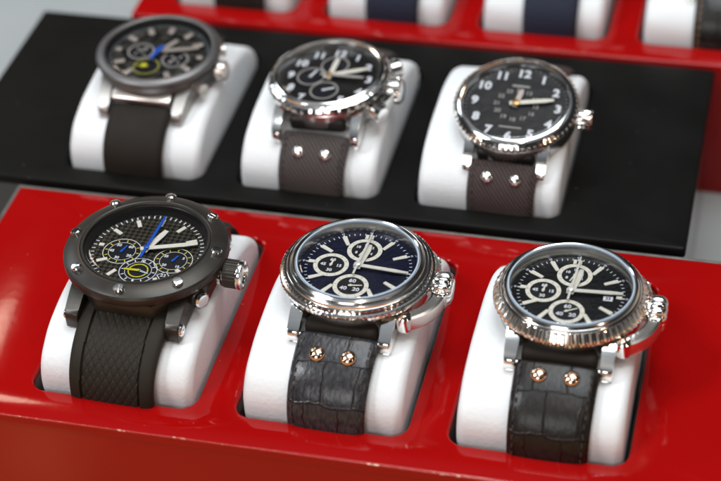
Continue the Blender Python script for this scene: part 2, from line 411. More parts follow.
FH = [(24.4+60*k, 38.45, 48.8, 76.9) for k in range(3)]
fx0, fx1, fy0, fy1 = -37.1, 222.0, -11.7, 89.5
front = tray('display_tray', 'glossy red display tray in the foreground holding the three sharp watches', fx0, fx1, fy0, fy1, 0, FH, (M_red, M_red, M_well),
             trims=((1.1, fy1-fy0+.6, fx0-.4, (fy0+fy1)/2+.6), (fx1-fx0+1.6, 1.1, (fx0+fx1)/2, fy1+.6)))
bm = NB()   # worn front edge bead, its glints painted pale among the chips
bar(bm, [(fx0+1.2-(fx0+fx1)/2+i*(fx1-fx0-2.4)/80, fy0-(fy0+fy1)/2+.20, -TZ-.22) for i in range(81)], [(.30*math.cos(R(a)), .30*math.sin(R(a))) for a in range(0, 360, 45)])
build('worn_glint_edge', bm, M_edge, front)
bx0, by0, bp_, bw_ = -26.45, 100.2, 57.75, 46.8
BH = [(bx0+bw_/2+bp_*k, by0+37.9, bw_, 75.8) for k in range(3)]
tray('display_tray', 'matt black display tray in the middle row with three watches on white pillows', -66.5, 175.0, 91.9, 190.3, 1.8, BH, (M_black, M_black_gloss, M_well_black))
RH = [(1.1+56.3*k, 202.6+38, 45.6, 76) for k in range(4)]
tray('display_tray', 'dark red display tray at the back, cut off by the top of the photo', -34.2, 226.0, 192.4, 292, 2.0, RH, (M_red, M_red, M_well))

# ------------------------------------------------------------------ pillows
PH, PA, PN = 17.0, 36.0, 2.6        # half height, half length, exponent ; centre z = -1
def prof_pt(t, grow=0.0):
    """t angle deg: 0 = back(+y), 90 = top, 180 = front"""
    c, s = math.cos(R(t)), math.sin(R(t))
    PX = PN if c < 0 else 1.85
    f = lambda v: math.copysign(abs(v)**(2/PX), v)
    return (PA+grow)*f(c), (PH+grow)*f(s)*(1 if s > 0 else .85)
def pillow(label, x, y, z, w_, sc=1.0, group='white watch pillows'):
    bm = NB(); n = 96; rad = 2.8; rows = []
    K = 7
    xs = [(-w_/2+rad*(1-math.sin(R(90*k/K))), rad*(1-math.cos(R(90*k/K)))) for k in range(K, -1, -1)]
    xs = xs + [(-w_/4, 0), (0, 0), (w_/4, 0)] + [(-a, b) for a, b in xs[::-1]]
    # puffed crown across the width
    for X, ins in xs:
        row = []
        puff = .3*(1-(2*X/w_)**2)
        for i in range(n):
            yy, zz = prof_pt(360*i/n, -ins+puff-.3+.10*math.sin(i*.41+X*.23+x)+.07*math.sin(i*.9-X*.37+x)); row.append(bm.verts.new((X, yy*sc, zz)))
        rows.append(row)
    for A, B in zip(rows, rows[1:]):
        for k in range(n): bm.faces.new((A[k], A[(k+1) % n], B[(k+1) % n], B[k]))
    for rw, fl in ((rows[0], 1), (rows[-1], 0)): bm.faces.new(rw if fl else rw[::-1])
    o = build('watch_pillow', bm, M_pillow, None, 60)
    o.location = (x*MM, y*MM, (z-1)*MM)
    return tag(o, label, 'pillow', group)
pw = 45.2
pillow('white pillow under the black rubber strap watch in the front red tray', 25.0, 38, 0, pw)
pillow('white pillow under the blue dial watch in the front red tray', 84.6, 38, 0, pw)
pillow('white pillow under the black croc strap watch with silver ribbed bezel, front red tray', 144.6, 38, 0, pw)
bl = ['white pillow under the grey titanium watch in the middle black tray',
      'white pillow under the numeral chronograph between two watches in the black tray',
      'white pillow under the three-hand numeral watch nearest the empty black panel']
for k in range(3): pillow(bl[k], bx0+bw_/2+bp_*k+.2, 138, 1.8, 44.4, .985)
rl = ['white pillow in the back red tray, leftmost, under a black strap', 'white pillow in the back red tray, second from left, under a plain navy strap',
      'white pillow in the back red tray, third from left, under a riveted navy strap', 'white pillow in the back red tray, rightmost, under a black strap with tan stitching']
for k in range(4): pillow(rl[k], 1.1+56.3*k, 240.4, 2.0, 42.2, .985)

# ------------------------------------------------------------------ watch pieces
def strap_path(wy, rootz, py, pz, y_start, y_end_t, thick, sc=1.0, np_=70):
    """points in watch space hugging the pillow; wy/py world y of watch and pillow"""
    P = []
    ts = [y_start+(y_end_t-y_start)*i/np_ for i in range(np_+1)]
    for t in ts:
        yy, zz = prof_pt(t, 0)
        # offset along normal
        y2, z2 = prof_pt(t+.5, 0); y1, z1 = prof_pt(t-.5, 0)
        ty, tz = (y2-y1)*sc, z2-z1; l = math.hypot(ty, tz); ny, nz = tz/l, -ty/l
        if ny*yy+nz*zz < 0: ny, nz = -ny, -nz
        o = thick/2+.15
        P.append((yy*sc+py-wy+ny*o, zz+pz-1-rootz+nz*o))
    return P
def find_t(wy, py, yloc, sc=1.0, front=True):
    best = None
    for i in range(0, 900):
        t = 90+i*.1 if front else 90-i*.1
        yy = prof_pt(t)[0]*sc+py-wy
        if best is None or abs(yy-yloc) < best[0]: best = (abs(yy-yloc), t)
    return best[1]

def straps(root, m, wid, wy, rootz, py, pz, thick=3.4, sc=1.0, hfun=None, nx=24, y0=-20.5, rivets=None, thread=None, taper=.06, edge=7.0, rivet_dy=5.2, rivet_r=2.0, seam=False):
    t0 = find_t(wy, py, y0, sc); path = strap_path(wy, rootz, py, pz, t0, 200, thick, sc, 240 if hfun else 70)
    wf = lambda s: wid*(1-taper*min(s/30, 1)); tf = lambda s: thick*(1.18-.36*min(s/22, 1))
    bm = NB(); sweep(bm, path, wf, tf, hfun, nx, edge); front_ = build('strap', bm, m, root, 60)
    tb = find_t(wy, py, -y0, sc, False)
    pb = strap_path(wy, rootz, py, pz, tb, -20, thick, sc)
    bm = NB(); sweep(bm, pb, wf, tf, None, 12, edge); back_ = build('strap', bm, m, root, 60)
    # arc-length sampling
    acc = [0]
    for a, b in zip(path, path[1:]): acc.append(acc[-1]+math.hypot(a[0]-b[0], a[1]-b[1]))
    def at(s, x, lift=0.0):
        i = max(j for j in range(len(acc)) if acc[j] <= s) if s < acc[-1] else len(acc)-2
        i = min(i, len(path)-2); a, b = path[i], path[i+1]; f = (s-acc[i])/max(acc[i+1]-acc[i], 1e-6)
        y, z = a[0]+(b[0]-a[0])*f, a[1]+(b[1]-a[1])*f
        ang = math.degrees(math.atan2(b[1]-a[1], -(b[0]-a[0])))     # slope going forward
        ty, tz = b[0]-a[0], b[1]-a[1]; l = math.hypot(ty, tz); ny, nz = -tz/l*-1, ty/l*-1
        h = tf(s)/2*.97+lift
        return T(x, y+(tz/l)*h, z-(ty/l)*h) @ RX(-ang), h
    if rivets is not None:
        for sx in (-1, 1):
            M, h = at(rivet_dy, sx*4.4)
            bm = NB(); q = rivet_r
            lathe(bm, [(q*1.0, -.4), (q*1.0, .15), (q*.93, .55), (q*.75, .95), (q*.45, 1.25), (q*.2, 1.36), (0, 1.4)], 24, M)
            build('rivet', bm, rivets, front_, 60)
    if thread is not None:
        bm = NB()
        for sx in (-1, 1):
            s = 3.0
            while s < min(acc[-1]-6, 44):
                M, h = at(s, sx*(wf(s)/2-1.7), -.12)
                box(bm, .42, 1.35, .3, M @ RZ(8*sx), .12, 1); s += 2.3
        if seam:
            x = -wid/2+3
            while x < wid/2-3: 
                M, h = at(2.0, x, -.05); box(bm, 1.3, .4, .3, M, .12, 1); x += 2.3
        build('stitching', bm, thread, front_)
    inv = Euler((root.rotation_euler.x, root.rotation_euler.y, 0)).to_matrix().to_4x4().inverted()
    for o in [front_, back_]+list(front_.children): o.data.transform(inv)
    return front_

def dial_disc(root, rad, z, m):
    bm = NB(); lathe(bm, [(rad, z-1.0), (rad, z), (.9, z), (.9, z-1)], 72); return build('dial', bm, m, root)
def crystal(root, rad, z):
    bm = NB(); lathe(bm, [(rad, z-.25), (rad-.15, z-.05)]+[(rad*(1-k/12)*.985, z+.4*(1-(.985*(1-k/12))**2)) for k in range(13)], 72); return build('crystal', bm, M_glass, root, 80)
def track(dial, r0, r1, z, m, n=60, wd=.22, skip5=False, five=None):
    bm = NB()
    for i in range(n):
        if skip5 and i % 5 == 0: continue
        a = 360*i/n; ex = five if (five and i % 5 == 0) else wd
        box(bm, ex, r1-r0, .06, clk(a, (r0+r1)/2, z+.03))
    return build('minute_track', bm, m, dial, smooth=False)
def annulus(bm, r0, r1, z, M=I4, h=.12, seg=48): return lathe(bm, [(r0, z), (r0, z+h), (r1, z+h), (r1, z)], seg, M)
def hand(root, name, ang, length, tail, wd, z, m, tipw=.6, lume=None):
    bm = NB(); M = T(0, 0, z) @ RZ(-ang)
    pts = [(-wd/2, -tail), (wd/2, -tail), (wd*.55, length*.75), (wd*tipw/2, length), (-wd*tipw/2, length), (-wd*.55, length*.75)]
    prism(bm, pts, 0, .22, M); o = build(name, bm, m, root, smooth=False)
    if lume:
        bm = NB(); k = .5
        prism(bm, [(-wd*k/2, length*.3), (wd*k/2, length*.3), (wd*k/2, length*.86), (-wd*k/2, length*.86)], .22, .27, M); build('lume', bm, lume, o, smooth=False)
    return o
def hub(root, z, m, rr_=1.0):
    bm = NB(); lathe(bm, [(rr_, z), (rr_, z+.35), (rr_*.7, z+.5), (0, z+.5)], 24); build('hand_hub', bm, m, root)

def lug(root, sx, sy, x, wd, m, y0=13, y1=25, zt=7.2, zb=1.0, drop=-3.4, bev=.6, thick_end=3.2, out=0):
    """curved horn: side profile in (y,z), extruded along x"""
    n = 10; top = []; bot = []
    for i in range(n+1):
        f = i/n; y = y0+(y1-y0)*f
        top.append((y, zt-(zt-drop-thick_end)*f**1.8)); bot.append((y*(1 if f < 1 else .985), zb+(drop-zb)*f**1.2))
    pts = top+bot[::-1]
    M = Matrix(((0, 0, 1, x-wd/2*1), (sy, 0, 0, 0), (0, 1, 0, 0), (0, 0, 0, 1)))
    bm = NB(); prism(bm, pts, 0, wd, M, bev, 4 if bev > 1 else 2)
    for v in bm.verts:
        f = min(1, max(0, (abs(v.co.y)-y0)/(y1-y0))); v.co.x = x+(v.co.x-x)*(1-.22*f)
    if out:
        for v in bm.verts:
            f = (abs(v.co.y)-y0)/(y1-y0); v.co.x += out*sx*max(0, 1-f)
    return build('lug', bm, m, root, 40)

def subdial(dial, x, y, z, rad, ring_w, ring_m, base_m, nums, hand_ang, hand_len, hand_m, ticks=12, tick_m=None, num_size=1.5, hand_w=.55, num_m=None, num_r=.52, double=False):
    M = T(x, y, z)
    bm = NB(); lathe(bm, [(rad, .0), (rad, .05), (0, .05)], 48, M); sd = build('subdial', bm, base_m, dial)
    bm = NB(); annulus(bm, rad-ring_w, rad, .05, M, .10); 
    build('subdial_ring', bm, ring_m, sd)
    bm = NB()
    for i in range(ticks):
        a = 360*i/ticks; box(bm, .12 if not double else .3, ring_w*.6 if not double else .9, .05, M @ clk(a, rad-ring_w*.5 if not double else rad-ring_w-.75, .17 if not double else .08))
    if tick_m: build('subdial_ticks', bm, tick_m, sd, smooth=False)
    else: bm.free()
    if nums:
        bm = NB()
        for a, s_ in nums:
            xx, yy = (rad-ring_w)*num_r*math.sin(R(a)), (rad-ring_w)*num_r*math.cos(R(a))
            text(bm, s_, num_size, M @ T(xx, yy, .10), .045)
        build('subdial_numerals', bm, num_m or M_white, sd, smooth=False)
    if double:
        bm = NB(); annulus(bm, rad-1.75, rad-1.6, .05, M, .06); build('subdial_ring', bm, ring_m, sd)
    bm = NB(); wd = hand_w
    prism(bm, [(-wd/2, -.7), (wd/2, -.7), (wd*.35, hand_len), (-wd*.35, hand_len)], .22, .36, M @ RZ(-hand_ang)); lathe(bm, [(.45, .2), (.45, .42), (0, .42)], 16, M)
    build('subdial_hand', bm, hand_m, sd, smooth=False)
    return sd

# ------------------------------------------------------------------ watch A : black case, screwed bezel, rubber strap
def watch_black(label, x, y, rz, rootz):
    root = thing('wristwatch', label, 'watch', (x, y, rootz), (0, 0, rz), 'watches on white pillows')
    bm = NB()   # octagonal mid case
    pts = [(21.0*math.sin(R(a+22.5))/math.cos(R(22.5))*.985, 21.0*math.cos(R(a+22.5))/math.cos(R(22.5))*.985) for a in range(0, 360, 45)]
    prism(bm, pts[::-1], .2, 6.8, I4, 1.0, 2); build('case', bm, M_gun, root, 30)
    # solid shoulders that carry the strap
    for sy in (-1, 1):
        for sx in (-1, 1):
            lg = lug(root, sx, sy, sx*14.9, 5.0, M_gun, 10, 23.8, 7.6, .8, -2.8, .45, 5.0, 0)
            if sy == -1:
                bm = NB(); Mx = T(sx*17.0, -21.4, .4) @ RY(90*sx)
                lathe(bm, [(1.75, -.3), (1.75, .35), (1.5, .6), (.55, .6), (.45, .2), (0, .2)], 20, Mx); build('screw', bm, M_steel, lg, 30)
    bm = NB()   # bezel
    lathe(bm, [(22.9, 7.7), (23.5, 8.1), (23.7, 8.8), (23.7, 10.3), (23.3, 11.0), (22.6, 11.4), (19.6, 12.5), (18.9, 12.55), (18.3, 12.2), (18.1, 11.6), (17.9, 11.4), (17.9, 7.7)], 128, close=True)
    bz = build('bezel', bm, M_gun, root, 25)
    bm = NB(); lathe(bm, [(18.55, 12.35), (18.45, 12.62), (17.9, 12.62), (17.7, 12.3)], 128, close=True); build('polished_rim', bm, M_gun_gloss, bz)
    for k in range(8):
        a = 45*k
        bm = NB(); M = clk(a, 21.2, 12.0) @ RX(-14)
        lathe(bm, [(1.55, -1.2), (1.55, .85), (1.25, 1.15), (.0, 1.25)], 18, M)
        box(bm, 2.1, .34, .12, M @ RZ(random.uniform(0, 180)) @ T(0, 0, 1.22))
        build('screw', bm, M_steel, bz, 30)
    bm = NB(); lathe(bm, [(17.7, 11.5), (16.8, 9.0), (17.6, 8.7)], 128); build('chapter_ring', bm, M_gun_gloss, root)
    dl = dial_disc(root, 17.2, 8.9, D_weave); ZD = 8.9
    track(dl, 15.2, 16.3, ZD, M_white, 60, .34)
    for h in range(12):
        if h in (6, 3): continue
        a = 30*h; bm = NB(); ln = 3.2 if h != 9 else 1.6
        if h in (4, 5): ln = 1.8
        box(bm, 1.25, ln, .35, clk(a, 14.6-ln/2, ZD+.2), .1, 1); build('hour_marker', bm, M_cream, dl)
    nm = [(0, '30'), (90, '5'), (180, '15'), (270, '20')]
    four = [(45, '10'), (135, '20'), (225, '30'), (315, '60')]
    subdial(dl, -7.0, -1.6, ZD, 5.6, .22, M_cream, M_subblack, [(40, '60'), (120, '20'), (190, '30'), (265, '45'), (325, '50')], 15, 2.6, M_blue, 12, M_yellow, 1.45, .7, M_white, .56, True)
    subdial(dl, 8.9, -2.6, ZD, 5.6, .22, M_cream, M_subblack, [(60, '5'), (140, '15'), (220, '20'), (300, '25')], 20, 2.4, M_blue, 12, M_yellow, 1.3, .7, M_white, .56, True)
    sb = subdial(dl, .6, -8.9, (ZD+.02), 5.5, .22, M_white, M_subblack, [(0, '12'), (180, '6')], 268, 4.2, M_yellow, 12, M_white, 1.5, .9, M_white, .82, True)
    bm = NB(); annulus(bm, 2.6, 2.95, .06, T(.6, -8.9, (ZD+.02))); build('subdial_ring', bm, M_yellow, sb)
    bm = NB(); prism(bm, [(-.35, 0), (.35, 0), (.25, 3.4), (-.25, 3.4)], .24, .36, T(.6, -8.9, (ZD+.02)) @ RZ(-105)); build('subdial_hand', bm, M_pale, sb)
    bm = NB(); box(bm, 3.0, 2.6, .2, T(8.4, -9.7, ZD+.12) @ RZ(40)); dw = build('date_window', bm, M_white, dl)
    bm = NB(); box(bm, 2.5, 2.1, .1, T(8.4, -9.7, ZD+.24) @ RZ(40)); build('date_disc', bm, M_subblack, dw)
    bm = NB(); text(bm, '23', 1.7, T(8.4, -9.7, ZD+.31) @ RZ(0), .03); build('date_numeral', bm, M_white, dw, smooth=False)
    hand(root, 'hour_hand', 17, 9.6, 1.5, 1.7, 9.6, M_cream, .8, None)
    hand(root, 'minute_hand', 70, 14.6, 1.8, 1.5, 9.95, M_cream, .7, None)
    hand(root, 'second_hand', 2, 14.6, 4.6, .75, 10.3, M_blue, .8)
    hub(root, 10.35, M_blue, .8)
    crystal(root, 17.45, 11.9)
    # crown
    Mc = clk(91, -1.2, 5.4) @ RX(-90)
    bm = NB(); lathe(bm, [(3.0, 19), (3.0, 23), (3.9, 23.2), (3.9, 24.2), (3.2, 24.4), (3.2, 24.8)], 32, Mc); cr_ = build('crown_stem', bm, M_steel, root, 30)
    bm = NB(); lathe(bm, [(3.2, 24.6), (4.15, 24.9), (4.15, 29.0), (3.6, 29.2)], 96, Mc, lambda i, j: -.14 if (i % 4 < 2 and 1 <= j <= 2) else 0); crn = build('crown', bm, M_gun, root, 30)
    bm = NB(); lathe(bm, [(4.2, 28.9), (4.3, 29.3), (4.1, 30.0), (3.2, 30.3), (2.7, 30.0), (2.4, 29.5), (0, 29.5)], 48, Mc); build('crown_cap', bm, M_steel, crn, 30)
    for a, e in ((58, 0), (122, 1.2)):
        Mp = clk(a, 0, 5.2) @ RX(-90)
        bm = NB(); lathe(bm, [(2.5, 18), (2.5, 21.8+e), (2.2, 22.2+e)], 32, Mp); pz = build('pusher', bm, M_gun, root, 30)
        bm = NB(); lathe(bm, [(2.1, 22+e), (2.3, 22.4+e), (2.3, 23.4+e), (1.8, 23.9+e), (0, 24.1+e)], 32, Mp); build('pusher_cap', bm, M_steel, pz, 30)
    bm = NB(); lathe(bm, [(.75, 0), (.75, 2.6), (0, 2.8)], 16, T(15.2, -16.4, 2.8)); build('marker_pin', bm, M_steel, root)
    bm = NB(); lathe(bm, [(.95, 0), (.95, 1.1), (0, 1.15)], 16, T(15.2, -16.4, 3.5)); build('marker_band', bm, M_yellow, root)
    def hf(x, s, uu):
        ax = abs(x)
        if ax < 8.2:
            if s < 1: return -.25
            p = math.cos(math.pi*(x/2.3+s/3.6))*math.cos(math.pi*(x/2.3-s/3.6))
            return -.30+.24*min(1, abs(p)*2.2)
        if ax < 8.8: return -.75
        return .15
    straps(root, M_rubber, 26.6, y, rootz, 38, 0, 4.4, 1, hf, 120, -15.5, taper=.07, edge=9)
    return root
watch_black('black watch with screwed bezel, three subdials and blue second hand on rubber strap', 26.6, 35.5, -2.1, 16)

# ------------------------------------------------------------------ watch B : steel coin-edge chronographs
def watch_steel(label, x, y, rz, rootz, dial_m, strap_m, riv_m, rd, depth, hour_a, min_a, sec_a, date=None, thread=M_thread_dark, bez=M_steel_fine):
    root = thing('wristwatch', label, 'watch', (x, y, rootz), (0, 0, rz), 'watches on white pillows')
    kk = .84 if depth < .3 else .72; dr = 5.6*(1-kk)
    bm = NB(); lathe(bm, [(17.0, 0), (20.4-dr, .8), (21-dr, 2), (21-dr, 6.5), (20.2-dr, 7.6), (18-dr, 7.6)], 96); build('case', bm, M_brush, root, 30)
    for sy in (-1, 1):
        for sx in (-1, 1):
            lg = lug(root, sx, sy, sx*13.0-2.1+2.1, 4.2, M_steel, 12, 23.4, 7.2, .8, -1.6, .7, 3.2)
    bm = NB(); NT = 84 if depth < .3 else 64; S = NT*4
    if depth < .3:
        steps = [(22.7, 7.3), (22.9, 7.6), (22.9, 8.7), (22.5, 8.95), (21.75, 9.05), (21.6, 9.3), (21.6, 9.9), (21.3, 10.1), (20.55, 10.15), (20.4, 10.4), (20.4, 10.8), (20.1, 11.0), (19.35, 11.05), (19.2, 11.25), (19.2, 11.55), (18.9, 11.75), (18.3, 12.1), (17.9, 12.1), (17.4, 11.8), (17.3, 11.2)]
        md = lambda i, j: -.13*(.5-.5*math.cos(math.pi*i/2)) if j in (1, 2, 5, 6) else 0
    else:
        steps = [(22.3, 7.2), (22.9, 7.5), (22.9, 8.3), (22.5, 8.75), (21.6, 9.7), (20.7, 10.6), (20.4, 10.75), (20.2, 10.75), (20.0, 10.95), (19.5, 11.25), (19.3, 11.25), (19.1, 11.5), (18.5, 11.95), (17.9, 12.0), (17.4, 11.8), (17.3, 11.2)]
        md = lambda i, j: (-.5 if (i % 4) < 2 else 0) if 1 <= j <= 5 else 0
    steps = [(17.3+(a_-17.3)*kk, b_) for a_, b_ in steps]
    lathe(bm, steps, S, I4, md); bzo = build('bezel', bm, bez, root, 28)
    bm = NB(); lathe(bm, [(17.15, 11.3), (17.0, 11.2), (rd+.15, 9.1), (rd+.1, 8.4)], 96); build('chapter_ring', bm, M_brush, root)
    dl = dial_disc(root, rd+.3, 8.6, dial_m)
    track(dl, rd-1.9, rd-1.1, 8.6, M_white, 60, .2, False, .42)
    bm = NB()
    for i in range(12):
        if i % 3 == 1 or True: text(bm, '%02d' % ((5*i) or 60), .9, clk(30*i, rd-.55, 8.66), .01)
    build('minute_numerals', bm, M_white, dl, smooth=False)
    for h in range(12):
        a = 30*h; ln = 4.2
        if h == 0: ln = 1.8
        if h in (9,): ln = 2.0
        if h == 6: ln = 1.6
        if date and h == 3: ln = 1.6
        bm = NB(); r1 = rd-1.9
        prism(bm, [(-.55, r1-ln), (.55, r1-ln), (.7, r1), (-.7, r1)], 8.65, 9.0, RZ(-a), .1, 1) if h else (box(bm, .9, ln, .35, T(-.75, r1-ln/2, 8.82)), box(bm, .9, ln, .35, T(.75, r1-ln/2, 8.82)))
        build('hour_marker', bm, M_cream, dl)
    k = rd/16.2
    subdial(dl, 0, 7.6*k, 8.6, 5.0*k, 1.25, M_cream, M_subblack, [(0, '12'), (55, '2'), (120, '4'), (180, '6'), (240, '8'), (300, '10')], 200, 3.0, M_cream, 12, M_grey, 1.4, .5, M_white, .66)
    subdial(dl, -7.7*k, -.4, 8.6, 5.0*k, 1.25, M_cream, M_subblack, [(0, '60'), (90, '15'), (180, '30'), (270, '45')], 8, 2.2, M_cream, 12, M_grey, 1.6, .6, M_white, .60)
    subdial(dl, 0, -8.2*k, 8.6, 5.0*k, 1.25, M_cream, M_subblack, [(0, '60'), (125, '20'), (235, '40')], sec_a, 3.2, M_cream, 12, M_grey, 2.0, .5, M_white, .58)
    if date:
        bm = NB(); box(bm, 2.6, 1.9, .12, T(rd-5.6, -.8, 8.72)); dw = build('date_window', bm, M_white, dl)
        bm = NB(); text(bm, date, 1.5, T(rd-5.6, -.8, 8.79), .03); build('date_numeral', bm, M_subblack, dw, smooth=False)
    hand(root, 'hour_hand', hour_a, 9.8, 1.2, 2.0, 9.15, M_chrome_hand, .5, M_cream)
    hand(root, 'minute_hand', min_a, 14.2, 1.2, 1.25, 9.5, M_chrome_hand, .7, M_cream)
    hand(root, 'second_hand', 3, 14.4, 4.4, .6, 9.85, M_chrome_hand, .4)
    hub(root, 9.9, M_chrome_hand, .9)
    bm = NB(); lathe(bm, [(17.32, 11.2), (17.28, 12.0), (16.9, 12.02), (16.8, 11.3)], 96, close=True); build('crystal_glint_ring', bm, M_pale, bzo)  # crystal edge ring; pale blue paints the bluish reflection at the rim
    crystal(root, 16.85, 11.7)
    # crown with deep flutes
    Mc = clk(89, -dr, 4.6) @ RX(-90)
    bm = NB(); lathe(bm, [(2.6, 19), (2.6, 22.4), (3.4, 22.6), (3.4, 23.2)], 32, Mc); build('crown_stem', bm, M_steel, root, 30)
    bm = NB(); fl = lambda i, j: (-.5*(1-abs(math.sin(math.pi*i/8)))) if 1 <= j <= 4 else 0
    lathe(bm, [(3.4, 22.9), (4.7, 23.1), (5.0, 23.7), (5.0, 26.3), (4.6, 27.2), (3.8, 27.9), (2.5, 28.3), (0, 28.4)], 96, Mc, fl); build('crown', bm, M_steel, root, 50)
    # crown guard lever (ridged bar) below, shoulder above
    for (a0, a1, zz, nm_) in ((98, 132, 4.4, 'crown_guard'), (52, 72, 4.4, 'crown_shoulder')):
        pts = []
        for i in range(15):
            f = i/14; a = a0+(a1-a0)*f; rad = (25.2-1.6*f+.9*math.sin(math.pi*f) if nm_ == 'crown_guard' else 22.8)-dr
            M = clk(a, rad, zz); pts.append(tuple(M.translation))
        pr = [(-1.7, -2.2), (1.7, -2.2), (2.0, -1.6), (1.75, -.9), (2.0, -.3), (1.75, .4), (2.0, 1.0), (1.8, 1.8), (1.2, 2.2), (-1.2, 2.2), (-1.8, 1.8), (-2.0, -1.6)]
        if nm_ == 'crown_shoulder': pr = [(q[0]*.85, q[1]*.9) for q in pr]
        bm = NB(); bar(bm, pts, pr)
        g = build(nm_, bm, M_guard, root, 30)
        if nm_ == 'crown_guard':
            for q in (pts[0], pts[-1]):
                bm = NB(); lathe(bm, [(2.15, -2.3), (2.3, -1.6), (2.3, 1.9), (1.9, 2.35), (0, 2.4)], 28, T(*q)); e_ = build('guard_end', bm, M_steel, g, 30)
                bm = NB(); lathe(bm, [(.9, 2.3), (.9, 2.6), (.6, 2.7), (0, 2.7)], 16, T(*q)); build('guard_pin', bm, M_copper, g, 30)
    for a in (58, 121):
        Mp = clk(a, -dr, 4.0) @ RX(-90); bm = NB(); lathe(bm, [(1.5, 18), (1.5, 22.4), (2.0, 22.6), (2.0, 24.6), (1.5, 25.1), (0, 25.2)], 24, Mp) if a == 58 else lathe(bm, [(1.3, 18), (1.3, 21.2), (0, 21.4)], 24, Mp)
        build('pusher', bm, M_copper if a == 121 else M_steel, root, 30)
    bm = NB(); lathe(bm, [(.55, -11.4), (.55, 11.4)], 12, T(0, -21.8, .8) @ RY(90)); build('spring_bar', bm, M_steel, root)
    bm = NB(); box(bm, 20.5, 5, 5.5, T(0, -18.8, 1.4), 1.6, 3); build('strap_end', bm, M_rubber_flat, root)
    straps(root, strap_m, 23.0, y, rootz, 38, 0, 4.0, 1, None, 32, -20.5, riv_m, thread, taper=.06, edge=6, rivet_dy=7.4 if depth < .3 else 5.0, rivet_r=2.3)
    return root
watch_steel('steel chronograph with navy blue dial and ringed bezel on grey-brown croc strap', 87.6, 39.3, -1.4, 16, D_navy, M_croc_brown, M_copper, 16.3, .16, 7, 93, 80)
watch_steel('steel chronograph with black dial, date window and ribbed bezel on black croc strap', 147.6, 38.9, -.3, 16, D_black, M_croc_black, M_copper, 15.9, .42, 10, 86, 60, date='23')

